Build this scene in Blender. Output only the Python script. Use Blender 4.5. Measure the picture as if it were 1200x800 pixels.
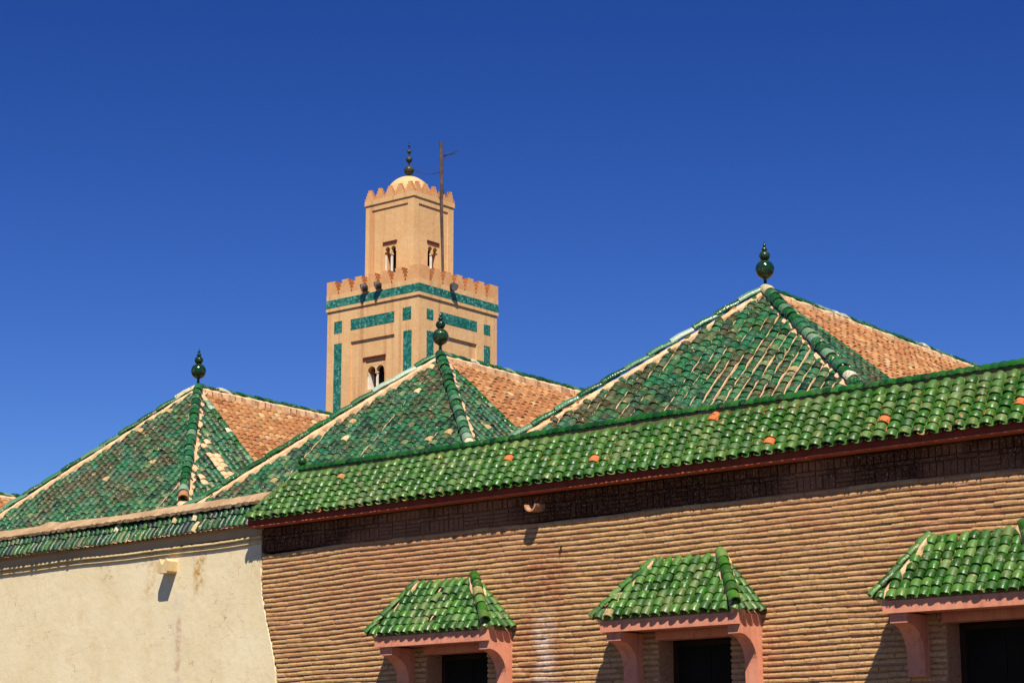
import bpy, math, random
import numpy as np
from mathutils import Matrix, Vector
R = random.Random(7)
SC = bpy.context.scene
for o in list(bpy.data.objects): bpy.data.objects.remove(o)

# ---------------------------------------------------------------- camera
FPX = 2460.0; TAN = 541.0/2460.0; PITCH = math.atan(TAN); EYE = 1.6
cam_d = bpy.data.cameras.new('camera'); cam = bpy.data.objects.new('camera', cam_d)
SC.collection.objects.link(cam); SC.camera = cam
cam_d.sensor_width = 36; cam_d.lens = FPX/1200*36
cam_d.clip_start = .1; cam_d.clip_end = 5000
cam.location = (0, 0, EYE); cam.rotation_euler = (math.pi/2+PITCH, 0, 0)

# ---------------------------------------------------------------- sky, sun, exposure
SUN = Vector((.039, -1.359, 2.07)).normalized()
W = bpy.data.worlds.new('World'); SC.world = W; W.use_nodes = True
nt = W.node_tree; nt.nodes.clear()
sky = nt.nodes.new('ShaderNodeTexSky'); sky.sky_type = 'NISHITA'; sky.sun_disc = False
sky.sun_elevation = math.asin(SUN.z); sky.sun_rotation = math.atan2(SUN.x, SUN.y)
sky.altitude = 1200; sky.air_density = 1.0; sky.dust_density = 0.15; sky.ozone_density = 3.0
gam = nt.nodes.new('ShaderNodeGamma'); gam.inputs[1].default_value = 1.45
hs = nt.nodes.new('ShaderNodeHueSaturation'); hs.inputs['Hue'].default_value = .518
hs.inputs['Saturation'].default_value = 1.16; hs.inputs['Value'].default_value = .38
bg = nt.nodes.new('ShaderNodeBackground'); bg.inputs[1].default_value = .08
wo = nt.nodes.new('ShaderNodeOutputWorld')
nt.links.new(sky.outputs[0], gam.inputs[0]); nt.links.new(gam.outputs[0], hs.inputs['Color'])
nt.links.new(hs.outputs[0], bg.inputs[0]); nt.links.new(bg.outputs[0], wo.inputs[0])
sd = bpy.data.lights.new('sun', 'SUN'); sun = bpy.data.objects.new('sun', sd); SC.collection.objects.link(sun)
sd.energy = 5.0; sd.angle = math.radians(.5); sd.color = (1, .94, .84)
sun.rotation_euler = SUN.to_track_quat('Z', 'Y').to_euler(); sun.location = (0, -20, 40)
SC.view_settings.view_transform = 'Standard'; SC.view_settings.look = 'None'
SC.view_settings.exposure = 0.62; SC.view_settings.gamma = 1

def proj(P):
    c, s = math.cos(PITCH), math.sin(PITCH)
    X, Y, Z = P[0], P[1], P[2]-EYE
    f = Y*c+Z*s
    if f < .1: return (-999, -999, f)
    return (600+FPX*X/f, 400-FPX*(-Y*s+Z*c)/f, f)

# ---------------------------------------------------------------- materials
def lin(c):
    return tuple(((v/255)/12.92 if v/255 <= .04045 else ((v/255+.055)/1.055)**2.4) for v in c)
class N:
    """small node-tree writer"""
    def __init__(s, name):
        s.m = bpy.data.materials.new(name); s.m.use_nodes = True; s.t = s.m.node_tree
        s.b = s.t.nodes['Principled BSDF']
        s.pos = s.t.nodes.new('ShaderNodeNewGeometry').outputs['Position']
    def n(s, typ, **k):
        o = s.t.nodes.new(typ)
        for a, v in k.items(): setattr(o, a, v)
        return o
    def l(s, a, b): s.t.links.new(a, b)
    def noise(s, scale, detail=3, rough=.55, vec=None, dist=0):
        o = s.n('ShaderNodeTexNoise'); o.inputs['Scale'].default_value = scale
        o.inputs['Detail'].default_value = detail; o.inputs['Roughness'].default_value = rough
        o.inputs['Distortion'].default_value = dist
        s.l(vec or s.pos, o.inputs['Vector']); return o.outputs['Fac']
    def scale(s, v, xyz):
        o = s.n('ShaderNodeVectorMath', operation='MULTIPLY'); s.l(v, o.inputs[0]); o.inputs[1].default_value = xyz
        return o.outputs[0]
    def dot(s, v, xyz):
        o = s.n('ShaderNodeVectorMath', operation='DOT_PRODUCT'); s.l(v, o.inputs[0]); o.inputs[1].default_value = xyz
        return o.outputs['Value']
    def math(s, op, a, b=None, c=None):
        o = s.n('ShaderNodeMath', operation=op)
        for i, v in enumerate((a, b, c)):
            if v is None: continue
            if isinstance(v, (int, float)): o.inputs[i].default_value = v
            else: s.l(v, o.inputs[i])
        return o.outputs[0]
    def ramp(s, f, stops, const=False):
        o = s.n('ShaderNodeValToRGB'); r = o.color_ramp
        if const: r.interpolation = 'CONSTANT'
        while len(r.elements) < len(stops): r.elements.new(.5)
        for e, (p, c) in zip(r.elements, stops):
            e.position = p; e.color = (*c, 1) if not isinstance(c, (int, float)) else (c, c, c, 1)
        s.l(f, o.inputs[0]); return o.outputs[0]
    def mix(s, f, a, b, mode='MIX'):
        o = s.n('ShaderNodeMix', data_type='RGBA', blend_type=mode)
        if isinstance(f, (int, float)): o.inputs[0].default_value = f
        else: s.l(f, o.inputs[0])
        for i, v in ((6, a), (7, b)):
            if isinstance(v, tuple): o.inputs[i].default_value = (*v, 1)
            else: s.l(v, o.inputs[i])
        return o.outputs[2]
    def sm(s, f, lo, hi):
        o = s.n('ShaderNodeMapRange'); o.interpolation_type = 'SMOOTHSTEP'
        o.inputs[1].default_value = lo; o.inputs[2].default_value = hi
        s.l(f, o.inputs[0]); return o.outputs[0]
    def rnd(s, k=1.0):
        a = s.n('ShaderNodeAttribute', attribute_name='rnd').outputs['Fac']
        o = s.n('ShaderNodeObjectInfo').outputs['Random']
        return s.math('FRACT', s.math('MULTIPLY', s.math('ADD', a, o), k))
    def bump(s, f, strength=.3, dist=.01, prev=None):
        o = s.n('ShaderNodeBump'); o.inputs['Strength'].default_value = strength
        o.inputs['Distance'].default_value = dist; s.l(f, o.inputs['Height'])
        if prev is not None: s.l(prev, o.inputs['Normal'])
        return o.outputs[0]
    def out(s, col=None, rough=None, nor=None, spec=None, coat=None, metal=None):
        b = s.b
        for k, v in (('Base Color', col), ('Roughness', rough), ('Normal', nor), ('Specular IOR Level', spec), ('Coat Weight', coat), ('Metallic', metal)):
            if v is None: continue
            if isinstance(v, tuple): b.inputs[k].default_value = (*v, 1)
            elif isinstance(v, (int, float)): b.inputs[k].default_value = v
            else: s.l(v, b.inputs[k])
        return s.m

def glaze(name, stops, chip, chipcol, patch=None, rough=.16, wear=.5, spec=.36):
    m = N(name); r = m.rnd()
    col = m.ramp(r, stops)
    n1 = m.noise(55, 4, .6); n2 = m.noise(2.1, 3)
    col = m.mix(m.math('MULTIPLY', m.sm(n1, .45, .75), .55), col, m.mix(.5, col, (.012, .03, .008)))
    if patch: # broad patches of other glaze over the roof
        for sc, lo, hi, pc in patch:
            nn = m.math('ADD', m.noise(sc, 2), m.math('MULTIPLY', m.math('SUBTRACT', m.rnd(7.31), .5), .22))
            col = m.mix(m.sm(nn, lo, hi), col, pc)
    r2 = m.rnd(13.7)
    whole = m.math('GREATER_THAN', r2, 1-chip)                 # tiles that lost their glaze
    n3 = m.noise(38, 3, .65)
    flake = m.math('MULTIPLY', m.sm(n3, .60, .66), m.sm(m.rnd(5.3), 1-wear, 1-wear+.3))
    f = m.math('MAXIMUM', m.math('MULTIPLY', whole, m.sm(n3, .36, .46)), flake)
    cc = m.ramp(m.rnd(3.1), chipcol)
    col = m.mix(f, col, cc)
    dust = m.math('MULTIPLY', m.math('MULTIPLY', m.sm(m.noise(17, 5, .75), .48, .68), m.sm(m.noise(1.6, 3), .35, .6)), .22)
    col = m.mix(dust, col, lin((160, 150, 110)))
    rg = m.math('ADD', rough, m.math('ADD', m.math('MULTIPLY', m.math('MAXIMUM', f, dust), .6), m.math('MULTIPLY', m.sm(m.rnd(9.7), .2, 1), .24)))
    nb = m.bump(m.noise(46, 3, .6), .5, .006)
    return m.out(col, rg, nb, spec=spec)

def matte(name, c1, c2, scale=6, bumps=(30, .3, .01), rough=.92, fine=None, streak=None):
    m = N(name)
    col = m.mix(m.sm(m.noise(scale, 5, .6), .3, .7), c1, c2)
    if fine: col = m.mix(m.math('MULTIPLY', m.sm(m.noise(fine[0], 4, .7), .5, .7), fine[2]), col, fine[1])
    if streak: # rain streaks
        v = m.scale(m.pos, (streak[0], streak[0], streak[1]))
        col = m.mix(m.math('MULTIPLY', m.sm(m.noise(1, 4, .6, v), .48, .72), streak[3]), col, streak[2])
    return m.out(col, rough, m.bump(m.noise(bumps[0], 4, .6), bumps[1], bumps[2]), spec=.2)

G = lin
M = {}
M['glaze'] = glaze('bright_green_glaze', [(0, G((28, 70, 12))), (.3, G((36, 80, 14))), (.55, G((42, 89, 16))), (.75, G((52, 96, 24))), (.9, G((80, 108, 44))), (1, G((30, 74, 18)))],
                   .012, [(0, G((196, 98, 48))), (.5, G((176, 104, 62))), (1, G((140, 128, 78)))], patch=[(1.3, .56, .72, G((70, 94, 42)))], wear=.5, rough=.34)
M['glaze_c'] = glaze('canopy_green_glaze', [(0, G((24, 66, 10))), (.3, G((32, 78, 14))), (.55, G((38, 86, 16))), (.75, G((54, 104, 26))), (.92, G((84, 114, 50))), (1, G((28, 70, 18)))],
                   .008, [(0, G((134, 126, 76))), (.6, G((152, 130, 90))), (1, G((168, 138, 104)))], patch=[(2.6, .56, .70, G((76, 98, 44)))], wear=.5, rough=.32)
M['glaze_old'] = glaze('weathered_green_glaze', [(0, G((12, 36, 22))), (.2, G((18, 72, 42))), (.42, G((28, 92, 52))), (.58, G((46, 66, 32))), (.72, G((14, 58, 40))), (.86, G((34, 92, 50))), (.94, G((92, 108, 66))), (1, G((34, 34, 20)))],
                   .012, [(0, G((196, 170, 128))), (.5, G((150, 128, 84))), (1, G((186, 150, 112)))], patch=[(1.1, .52, .66, G((56, 54, 28))), (2.3, .60, .72, G((20, 82, 56)))], wear=.55, rough=.34)
M['glaze_finial'] = glaze('finial_glaze', [(0, G((8, 40, 22))), (1, G((12, 52, 28)))], .0, [(0, G((120, 110, 70))), (1, G((110, 100, 70)))], wear=.1, rough=.12)
M['glaze_dark'] = glaze('dark_green_glaze', [(0, G((12, 50, 16))), (.4, G((18, 70, 18))), (.7, G((24, 78, 20))), (1, G((38, 92, 30)))],
                   .02, [(0, G((150, 140, 100))), (1, G((180, 160, 120)))], wear=.1)
M['glaze_hip'] = glaze('hip_green_glaze', [(0, G((18, 64, 32))), (.3, G((24, 82, 30))), (.55, G((26, 86, 48))), (.75, G((44, 98, 62))), (.92, G((90, 124, 92))), (1, G((150, 168, 144)))],
                   .03, [(0, G((190, 186, 160))), (1, G((176, 160, 120)))], wear=.5)
M['glaze_strip'] = glaze('mixed_dark_glaze', [(0, G((12, 44, 22))), (.2, G((20, 78, 32))), (.4, G((12, 58, 34))), (.6, G((20, 30, 36))), (.72, G((14, 66, 26))), (.87, G((50, 92, 36))), (.95, G((14, 18, 20))), (1, G((90, 104, 60)))],
                   .05, [(0, G((170, 150, 100))), (1, G((200, 184, 150)))], wear=.4, rough=.32, spec=.22)
def tan_tile():
    m = N('unglazed_terracotta')
    col = m.ramp(m.rnd(), [(0, G((134, 90, 56))), (.25, G((166, 120, 76))), (.5, G((148, 98, 60))), (.75, G((174, 132, 88))), (.9, G((116, 72, 42))), (1, G((182, 152, 110)))])
    col = m.mix(m.math('MULTIPLY', m.sm(m.noise(2.2, 4, .6), .46, .64), .6), col, G((132, 76, 44)))
    col = m.mix(m.math('MULTIPLY', m.sm(m.noise(40, 4, .7), .52, .7), .4), col, G((120, 72, 44)))
    return m.out(col, .9, m.bump(m.noise(50, 3), .3, .006), spec=.2)
M['tan'] = tan_tile()
M['mortar'] = matte('lime_mortar', G((214, 178, 138)), G((196, 154, 112)), 9, (35, .5, .015), fine=(60, G((150, 110, 76)), .5))
M['mortar_dark'] = matte('dusty_mortar', G((120, 112, 74)), G((80, 84, 50)), 12, (40, .5, .01))
M['cream'] = None
def cream():
    m = N('cream_lime_plaster')
    n1 = m.noise(1.2, 5, .6)
    col = m.mix(m.sm(n1, .3, .72), G((226, 209, 170)), G((215, 195, 152)))
    col = m.mix(m.math('MULTIPLY', m.sm(m.noise(7, 4, .6), .48, .72), .35), col, G((228, 210, 174)))
    col = m.mix(m.math('MULTIPLY', m.sm(m.noise(3.2, 5, .7, dist=.6), .54, .72), .3), col, G((200, 162, 112)))
    # vertical stains where water leaves the spout and the eaves (wall coordinate q = distance from the seam)
    q = m.math('SUBTRACT', m.dot(m.pos, CRA), CRQ); z = m.n('ShaderNodeSeparateXYZ'); m.l(m.pos, z.inputs[0]); z = z.outputs['Z']
    wv = m.math('MULTIPLY', m.math('SUBTRACT', m.noise(5, 3), .5), .16)
    for (s0, wd, z0, z1, cc, k) in ((-1.02, .13, EYE+2.2, EYE+2.7, G((176, 124, 40)), 1.0), (-1.84, .16, EYE+2.2, EYE+2.7, G((176, 128, 58)), .45),
                                    (-1.36, .16, EYE+.7, EYE+2.2, G((204, 190, 166)), .6), (-1.33, .07, EYE+1.3, EYE+1.95, G((170, 104, 58)), .45), (-1.30, .06, EYE+.6, EYE+1.1, G((160, 96, 52)), .4)):
        dq = m.math('ABSOLUTE', m.math('ADD', m.math('SUBTRACT', q, s0), wv))
        f = m.math('SUBTRACT', 1, m.sm(dq, wd*.25, wd))
        f = m.math('MULTIPLY', f, m.math('MULTIPLY', m.sm(z, z0-.1, z0+.1), m.math('SUBTRACT', 1, m.sm(z, z1-.05, z1+.05))))
        f = m.math('MULTIPLY', f, m.sm(m.noise(11, 4, .7), .38, .66))
        col = m.mix(m.math('MULTIPLY', f, k), col, cc)
    # hairline cracks
    v = m.n('ShaderNodeTexVoronoi', feature='DISTANCE_TO_EDGE'); v.inputs['Scale'].default_value = 3.4
    jit = m.n('ShaderNodeVectorMath', operation='ADD'); m.l(m.pos, jit.inputs[0])
    nz = m.n('ShaderNodeTexNoise'); nz.inputs['Scale'].default_value = 4; nz.inputs['Detail'].default_value = 4; m.l(m.pos, nz.inputs['Vector'])
    sc = m.scale(nz.outputs['Color'], (.5, .5, .5)); m.l(sc, jit.inputs[1]); m.l(jit.outputs[0], v.inputs['Vector'])
    cr = m.math('MULTIPLY', m.math('SUBTRACT', 1, m.sm(v.outputs['Distance'], .0, .012)), m.sm(m.noise(1.7, 2), .45, .6))
    col = m.mix(m.math('MULTIPLY', cr, .8), col, G((160, 134, 100)))
    h = m.math('SUBTRACT', m.noise(9, 5, .6), m.math('MULTIPLY', cr, .25))
    nb = m.bump(h, .35, .015); nb = m.bump(m.noise(70, 3), .2, .004, nb)
    return m.out(col, .93, nb, spec=.15)
M['cream_trim'] = matte('cream_trim_plaster', G((212, 188, 140)), G((194, 162, 110)), 8, (40, .3, .01))
M['coping'] = matte('sandy_coping_plaster', G((178, 150, 114)), G((150, 120, 88)), 5, (45, .8, .02), fine=(30, G((140, 96, 60)), .5))
M['pink'] = matte('pink_lime_paint', G((216, 144, 112)), G((206, 132, 102)), 4, (30, .2, .005), fine=(14, G((168, 100, 78)), .45), streak=(14, 1.2, G((170, 104, 84)), .55))
M['board'] = matte('red_brown_board', G((142, 56, 34)), G((122, 44, 28)), 8, (30, .2, .005), rough=.75)
M['board_edge'] = matte('pale_red_board', G((196, 104, 72)), G((170, 82, 54)), 12, (30, .2, .005), rough=.8)  # paler red for the strip along the bottom of the eave boards
def brickm(name, stops, stain=True):
    m = N(name)
    col = m.ramp(m.rnd(), stops)
    col = m.mix(m.math('MULTIPLY', m.sm(m.noise(30, 5, .7), .45, .68), .55), col, G((124, 84, 44)))
    col = m.mix(m.math('MULTIPLY', m.sm(m.noise(.9, 4, .6), .45, .68), .45), col, G((176, 120, 86)))
    col = m.mix(m.math('MULTIPLY', m.sm(m.noise(70, 3, .6), .55, .72), .5), col, G((214, 186, 140)))
    if stain:
        q = m.math('SUBTRACT', m.dot(m.pos, BRA), BRQ); z = m.n('ShaderNodeSeparateXYZ'); m.l(m.pos, z.inputs[0]); z = z.outputs['Z']
        wv = m.math('MULTIPLY', m.math('SUBTRACT', m.noise(3, 4, .7), .5), .3)
        for (s0, wd, z0, z1, cc, k) in ((-4.86, .45, EYE+.3, EYE+2.35, G((140, 66, 38)), .55), (-4.84, .17, EYE+.4, EYE+1.78, G((208, 190, 172)), .85), (-2.2, .5, EYE+.9, EYE+1.5, G((168, 92, 52)), .25)):
            dq = m.math('ABSOLUTE', m.math('ADD', m.math('SUBTRACT', q, s0), wv))
            f = m.math('SUBTRACT', 1, m.sm(dq, wd*.2, wd))
            f = m.math('MULTIPLY', f, m.math('MULTIPLY', m.sm(z, z0-.2, z0+.2), m.math('SUBTRACT', 1, m.sm(z, z1-.25, z1+.05))))
            f = m.math('MULTIPLY', f, m.sm(m.noise(16, 4, .75), .38, .62))
            col = m.mix(m.math('MULTIPLY', f, k), col, cc)
    nb = m.bump(m.noise(60, 4, .65), .6, .008)
    return m.out(col, .92, nb, spec=.15)
# wall frames: local x = along the wall to the right, local y = into the wall, z up
def frame(px, py, deg):
    al = math.radians(deg)
    return Matrix.Translation((px, py, 0)) @ Matrix.Rotation(-al, 4, 'Z'), Vector((math.cos(al), -math.sin(al), 0)), Vector((-math.sin(al), -math.cos(al), 0))
FW, AW, NW = frame(3.96, 16.0, 41)
FC, AC, NC = frame(-2.5758+.006*NW.x, 21.6815+.006*NW.y, 42.5)
FT, AT, NT = frame(-4.559, 100.0, 39.1)
BRA = tuple(AW); BRQ = AW.dot(Vector((3.96, 16, 0)))
CRA = tuple(AC); CRQ = AC.dot(FC.translation)
M['cream'] = cream()
M['brick'] = brickm('ochre_brick', [(0, G((186, 146, 98))), (.3, G((190, 150, 100))), (.5, G((182, 140, 92))), (.7, G((196, 158, 108))), (.85, G((186, 142, 96))), (1, G((172, 128, 86)))])
M['brick_mortar'] = brickm('pinkish_brick_mortar', [(0, G((176, 130, 102))), (1, G((184, 138, 108)))])
M['frieze'] = brickm('shade_darkened_frieze_brick', [(0, G((70, 34, 22))), (.5, G((80, 42, 27))), (1, G((60, 29, 19)))], False)  # brick colour darkened to paint in the shade under the eave
M['tower'] = matte('minaret_plaster', G((216, 175, 124)), G((208, 163, 111)), .8, (4, .3, .05), fine=(6, G((190, 128, 80)), .25), streak=(2.6, .08, G((180, 124, 80)), .7))
M['dome'] = matte('pale_dome_plaster', G((204, 166, 120)), G((196, 154, 106)), 1.5, (5, .3, .03))
M['merlon'] = matte('merlon_plaster', G((210, 158, 108)), G((198, 142, 92)), 2, (5, .3, .03))
M['lintel'] = matte('dark_red_lintel', G((96, 40, 24)), G((78, 32, 20)), 3, (9, .3, .02))
M['white'] = matte('white_column_paint', G((232, 222, 204)), G((214, 204, 186)), 3, (9, .1, .01))
M['black'] = matte('painted_dark_interior', (.006, .005, .004), (.01, .008, .006), 3, (9, .1, .01))  # near-black colour paints the darkness inside window openings
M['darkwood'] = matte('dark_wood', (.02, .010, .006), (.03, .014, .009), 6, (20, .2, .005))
M['metal'] = matte('dark_metal', G((46, 44, 44)), G((70, 64, 60)), 8, (20, .1, .01), rough=.5)
M['rust'] = matte('weathered_pole', G((104, 84, 72)), G((72, 58, 50)), 2.5, (20, .2, .01), rough=.7)
M['lampglass'] = matte('lamp_glass', G((210, 214, 214)), G((188, 194, 198)), 8, (9, .05, .01), rough=.25)
M['bronze'] = matte('dark_bronze', G((46, 56, 44)), G((70, 66, 46)), 2, (9, .2, .01), rough=.35)
M['ground'] = matte('worn_asphalt', (.055, .05, .045), (.075, .066, .058), .4, (6, .4, .03))
M['deck'] = matte('roof_deck_plaster', G((190, 160, 122)), G((170, 140, 104)), .8, (6, .4, .03))
def zellige():
    m = N('green_mosaic_tiles')
    v = m.n('ShaderNodeTexVoronoi'); v.inputs['Scale'].default_value = 10; m.l(m.pos, v.inputs['Vector'])
    sep = m.n('ShaderNodeSeparateColor'); m.l(v.outputs['Color'], sep.inputs[0])
    col = m.ramp(sep.outputs[0], [(0, G((20, 84, 68))), (.3, G((36, 110, 90))), (.55, G((52, 118, 106))), (.75, G((30, 98, 78))), (.9, G((100, 148, 132))), (1, G((24, 76, 80)))], True)
    col = m.mix(m.math('MULTIPLY', m.sm(m.noise(1.5, 4, .7), .5, .7), .3), col, G((100, 150, 130)))
    return m.out(col, .35, m.bump(m.noise(9, 3), .3, .02))
M['zellige'] = zellige()

# ---------------------------------------------------------------- mesh helpers
class MB:
    def __init__(s): s.v = []; s.f = []; s.r = []; s.n = 0
    def add(s, V, Fc, rnd=0.0, mat=None):
        V = np.asarray(V, float)
        if mat is not None:
            A = np.array(mat); V = V @ A[:3, :3].T + A[:3, 3]
        b = s.n; s.v.append(V); s.f += [tuple(i+b for i in f) for f in Fc]
        s.r.append(np.full(len(V), rnd)); s.n += len(V)
    def box(s, x0, x1, y0, y1, z0, z1, rnd=0.0, mat=None):
        V = [(x, y, z) for z in (z0, z1) for y in (y0, y1) for x in (x0, x1)]
        s.add(V, [(0, 2, 3, 1), (4, 5, 7, 6), (0, 1, 5, 4), (2, 6, 7, 3), (0, 4, 6, 2), (1, 3, 7, 5)], rnd, mat)
    def prism(s, pts, w0, w1, axis='y', rnd=0.0, mat=None):
        """outline pts (u, z) extruded from w0 to w1; axis y: u=x ; axis x: u=y (w along x)"""
        n = len(pts)
        a = [((u, w0, z) if axis == 'y' else (w0, u, z)) for u, z in pts]
        b = [((u, w1, z) if axis == 'y' else (w1, u, z)) for u, z in pts]
        s.add(a+b, [tuple(range(n)), tuple(range(2*n-1, n-1, -1))]+[(i, i+n, (i+1) % n+n, (i+1) % n) for i in range(n)], rnd, mat)
    def lathe(s, prof, seg=16, c=(0, 0, 0), rnd=0.0):
        V = []; F_ = []
        for r, z in prof:
            for k in range(seg):
                t = 2*math.pi*k/seg; V.append((c[0]+r*math.cos(t), c[1]+r*math.sin(t), c[2]+z))
        for i in range(len(prof)-1):
            for k in range(seg):
                a = i*seg+k; b = i*seg+(k+1) % seg
                F_.append((a, b, b+seg, a+seg))
        s.add(V, F_, rnd)
    def tube(s, pts, rad, seg=7, rnd=0.0):
        pts = [Vector(p) for p in pts]; V = []; F_ = []
        for i, p in enumerate(pts):
            d = (pts[min(i+1, len(pts)-1)]-pts[max(i-1, 0)]).normalized()
            up = Vector((0, 0, 1)) if abs(d.z) < .9 else Vector((1, 0, 0))
            a = d.cross(up).normalized(); b = d.cross(a)
            rr = rad[i] if isinstance(rad, (list, tuple)) else rad
            for k in range(seg):
                t = 2*math.pi*k/seg; V.append(tuple(p+a*rr*math.cos(t)+b*rr*math.sin(t)))
        for i in range(len(pts)-1):
            for k in range(seg):
                q = i*seg+k; w = i*seg+(k+1) % seg; F_.append((q, w, w+seg, q+seg))
        F_.append(tuple(range(seg-1, -1, -1))); F_.append(tuple(range((len(pts)-1)*seg, len(pts)*seg)))
        s.add(V, F_, rnd)
    def mesh(s, name, mat, smooth=False, fix=True):
        me = bpy.data.meshes.new(name)
        V = np.concatenate(s.v) if s.v else np.zeros((0, 3))
        me.from_pydata(V.tolist(), [], s.f); me.materials.append(mat)
        at = me.attributes.new('rnd', 'FLOAT', 'POINT'); at.data.foreach_set('value', np.concatenate(s.r))
        if fix and len(V) < 6000:
            import bmesh
            bm = bmesh.new(); bm.from_mesh(me); bmesh.ops.recalc_face_normals(bm, faces=bm.faces); bm.to_mesh(me); bm.free()
        if smooth:
            me.shade_smooth()
            try: me.set_sharp_from_angle(angle=math.radians(40))
            except Exception: pass
        me.update(); return me
    def build(s, name, mat, parent=None, smooth=False, kind=None, label=None, fix=True):
        if not s.v: return None
        return link(name, s.mesh(name, mat, smooth, fix), parent, None, kind, label)
def link(name, me, parent=None, mat=None, kind=None, label=None):
    o = bpy.data.objects.new(name, me); SC.collection.objects.link(o)
    if parent is not None: o.parent = parent
    if mat is not None: o.matrix_basis = mat
    if kind: o['kind'] = kind
    if label: o['label'] = label
    return o
def thing(name, M4, label, cat, group=None):
    o = bpy.data.objects.new(name, None); SC.collection.objects.link(o); o.matrix_basis = M4
    o.empty_display_size = .3; o['label'] = label; o['category'] = cat
    if group: o['group'] = group
    return o
def tag(o, label, cat, group=None):
    o['label'] = label; o['category'] = cat
    if group: o['group'] = group
    return o
def basis(o, ex, ey, ez):
    m = Matrix.Identity(4)
    for i in range(3):
        m[i][0] = ex[i]; m[i][1] = ey[i]; m[i][2] = ez[i]; m[i][3] = o[i]
    return m
def jit(a): return R.uniform(-a, a)

def tile_geo(w, L, lift, taper=.8, seg=8, hk=.9, th=.014, y0=0.0):
    """a half-barrel cover tile: open lower end at y=0 raised by lift, narrowing up the slope"""
    V = []; F_ = []
    for (y, r, dz, t) in ((y0, w/2*.97, lift, 0), (y0+L, w/2*taper, 0, 0), (y0, w/2*.97-th, lift, 1), (y0+L*.6, w/2*taper-th, 0, 1), (y0+L*.36, w/2, lift+.0018, 0)):
        for k in range(seg+1):
            a = math.pi*k/seg
            V.append((r*math.cos(a), y, dz+r*math.sin(a)*hk - (.0 if t == 0 else 0)))
    n = seg+1
    for k in range(seg):
        F_.append((k, k+1, 4*n+k+1, 4*n+k)); F_.append((4*n+k, 4*n+k+1, n+k+1, n+k))   # outer
        F_.append((2*n+k, 3*n+k, 3*n+k+1, 2*n+k+1))        # inner
        F_.append((k, 2*n+k, 2*n+k+1, k+1))                # lip
    return V, F_
def pan_geo(w, L, lift, seg=5):
    V = []; F_ = []; n = seg+1
    for (y, r, dz) in ((0, w/2, lift), (L, w/2*.9, 0), (0, w/2-.010, lift)):
        for k in range(n):
            a = math.pi*k/seg; V.append((r*math.cos(a), y, dz+.028-r*math.sin(a)*.55))
    for k in range(seg):
        F_.append((k, n+k, n+k+1, k+1)); F_.append((k, k+1, 2*n+k+1, 2*n+k))
    return V, F_

VAR = {}
def tile_mesh(key, w, L, lift, mat, seg=8, taper=.8, hk=.9, geo=tile_geo, n=1, nm='tile'):
    """a few shared meshes of each tile, every one a little different in shape"""
    k = (key, round(w, 4), round(L, 4), mat.name)
    if k not in VAR:
        out = []
        for i in range(6):
            if geo is tile_geo: V, F_ = tile_geo(w*(1+jit(.05)), L, lift*(1+jit(.25)), taper*(1+jit(.05)), seg, hk*(1+jit(.06)))
            else: V, F_ = pan_geo(w, L, lift)
            b = MB(); b.add(V, F_, 0); me = b.mesh(nm, mat, True, False); out.append((V, F_, me))
        VAR[k] = out
    return R.choice(VAR[k])

def inside(poly, u, v, mg):
    n = len(poly)
    for i in range(n):
        x0, y0 = poly[i]; x1, y1 = poly[(i+1) % n]
        ex, ey = x1-x0, y1-y0; L = math.hypot(ex, ey)
        if L < 1e-6: continue
        if (ex*(v-y0)-ey*(u-x0))/L < -mg: return False
    return True

def tile_slope(parent, wm, org, e, up, poly, sp, ex, w, Lt, lift, matf, limit, seg=8, hk=.9, mg=0.0, name='tile', wob=.006, off=0.0, miss=0.0, only_stuff=False, visible=None, u0=None):
    """cover tiles over a slope. org: eave corner, e: along the eave, up: up the slope (unit, parent coordinates), poly in (u, v)"""
    e = Vector(e).normalized(); up = Vector(up).normalized(); nn = e.cross(up).normalized(); org = Vector(org)
    umax = max(p[0] for p in poly); vmax = max(p[1] for p in poly)
    cand = []
    ncol = int(round(umax/sp)); sp_ = umax/ncol if u0 is None else sp
    ncol = ncol+2
    nrow = int(math.ceil(vmax/ex))
    phase = R.uniform(0, 6)
    for i in range(ncol):
        uc = (i+.5)*sp_ if u0 is None else u0+i*sp_
        coff = jit(wob*1.2)
        for j in range(nrow):
            v = j*ex + coff + jit(wob*.7) - .01
            u = uc+jit(wob*.5)+.006*math.sin(j*.9+phase+i*.13)
            if not inside(poly, u, v+ex*.5, mg): continue
            if R.random() < miss: continue
            sag = off + .008*math.sin(u*1.7+phase)+.006*math.sin(v*2.3+u*.8)
            P = org+e*u+up*v+nn*sag
            a = jit(.06); t = jit(.04)
            ee = (e*math.cos(a)+up*math.sin(a)).normalized(); uu = (up*math.cos(a)-e*math.sin(a)+nn*t).normalized()
            n2 = ee.cross(uu).normalized()
            M4 = basis(P, ee, uu, n2)
            mat = matf(u, v) if callable(matf) else matf
            Q = wm @ P; px, py, f = proj(Q)
            vis = -8 < px < 1208 and -8 < py < 808
            if vis and visible: vis = visible(px, py)
            cand.append((0 if vis else 1, f, M4, mat))
    cand.sort(key=lambda c: (c[0], c[1]))
    st = {}
    for k, (nv, f, M4, mat) in enumerate(cand):
        V, F_, me = tile_mesh(name, w, Lt, lift, mat, seg, hk=hk, nm=name)
        if k < limit[0] and nv == 0 and not only_stuff:
            link(name, me, parent, M4)
        else:
            st.setdefault(mat.name, (MB(), mat))[0].add(V, F_, R.random(), M4)
    limit[0] -= min(limit[0], sum(1 for c in cand if c[0] == 0))
    for mb, mat in st.values():
        mb.build('distant_tiles', mat, parent, True, 'stuff', fix=False)

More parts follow.
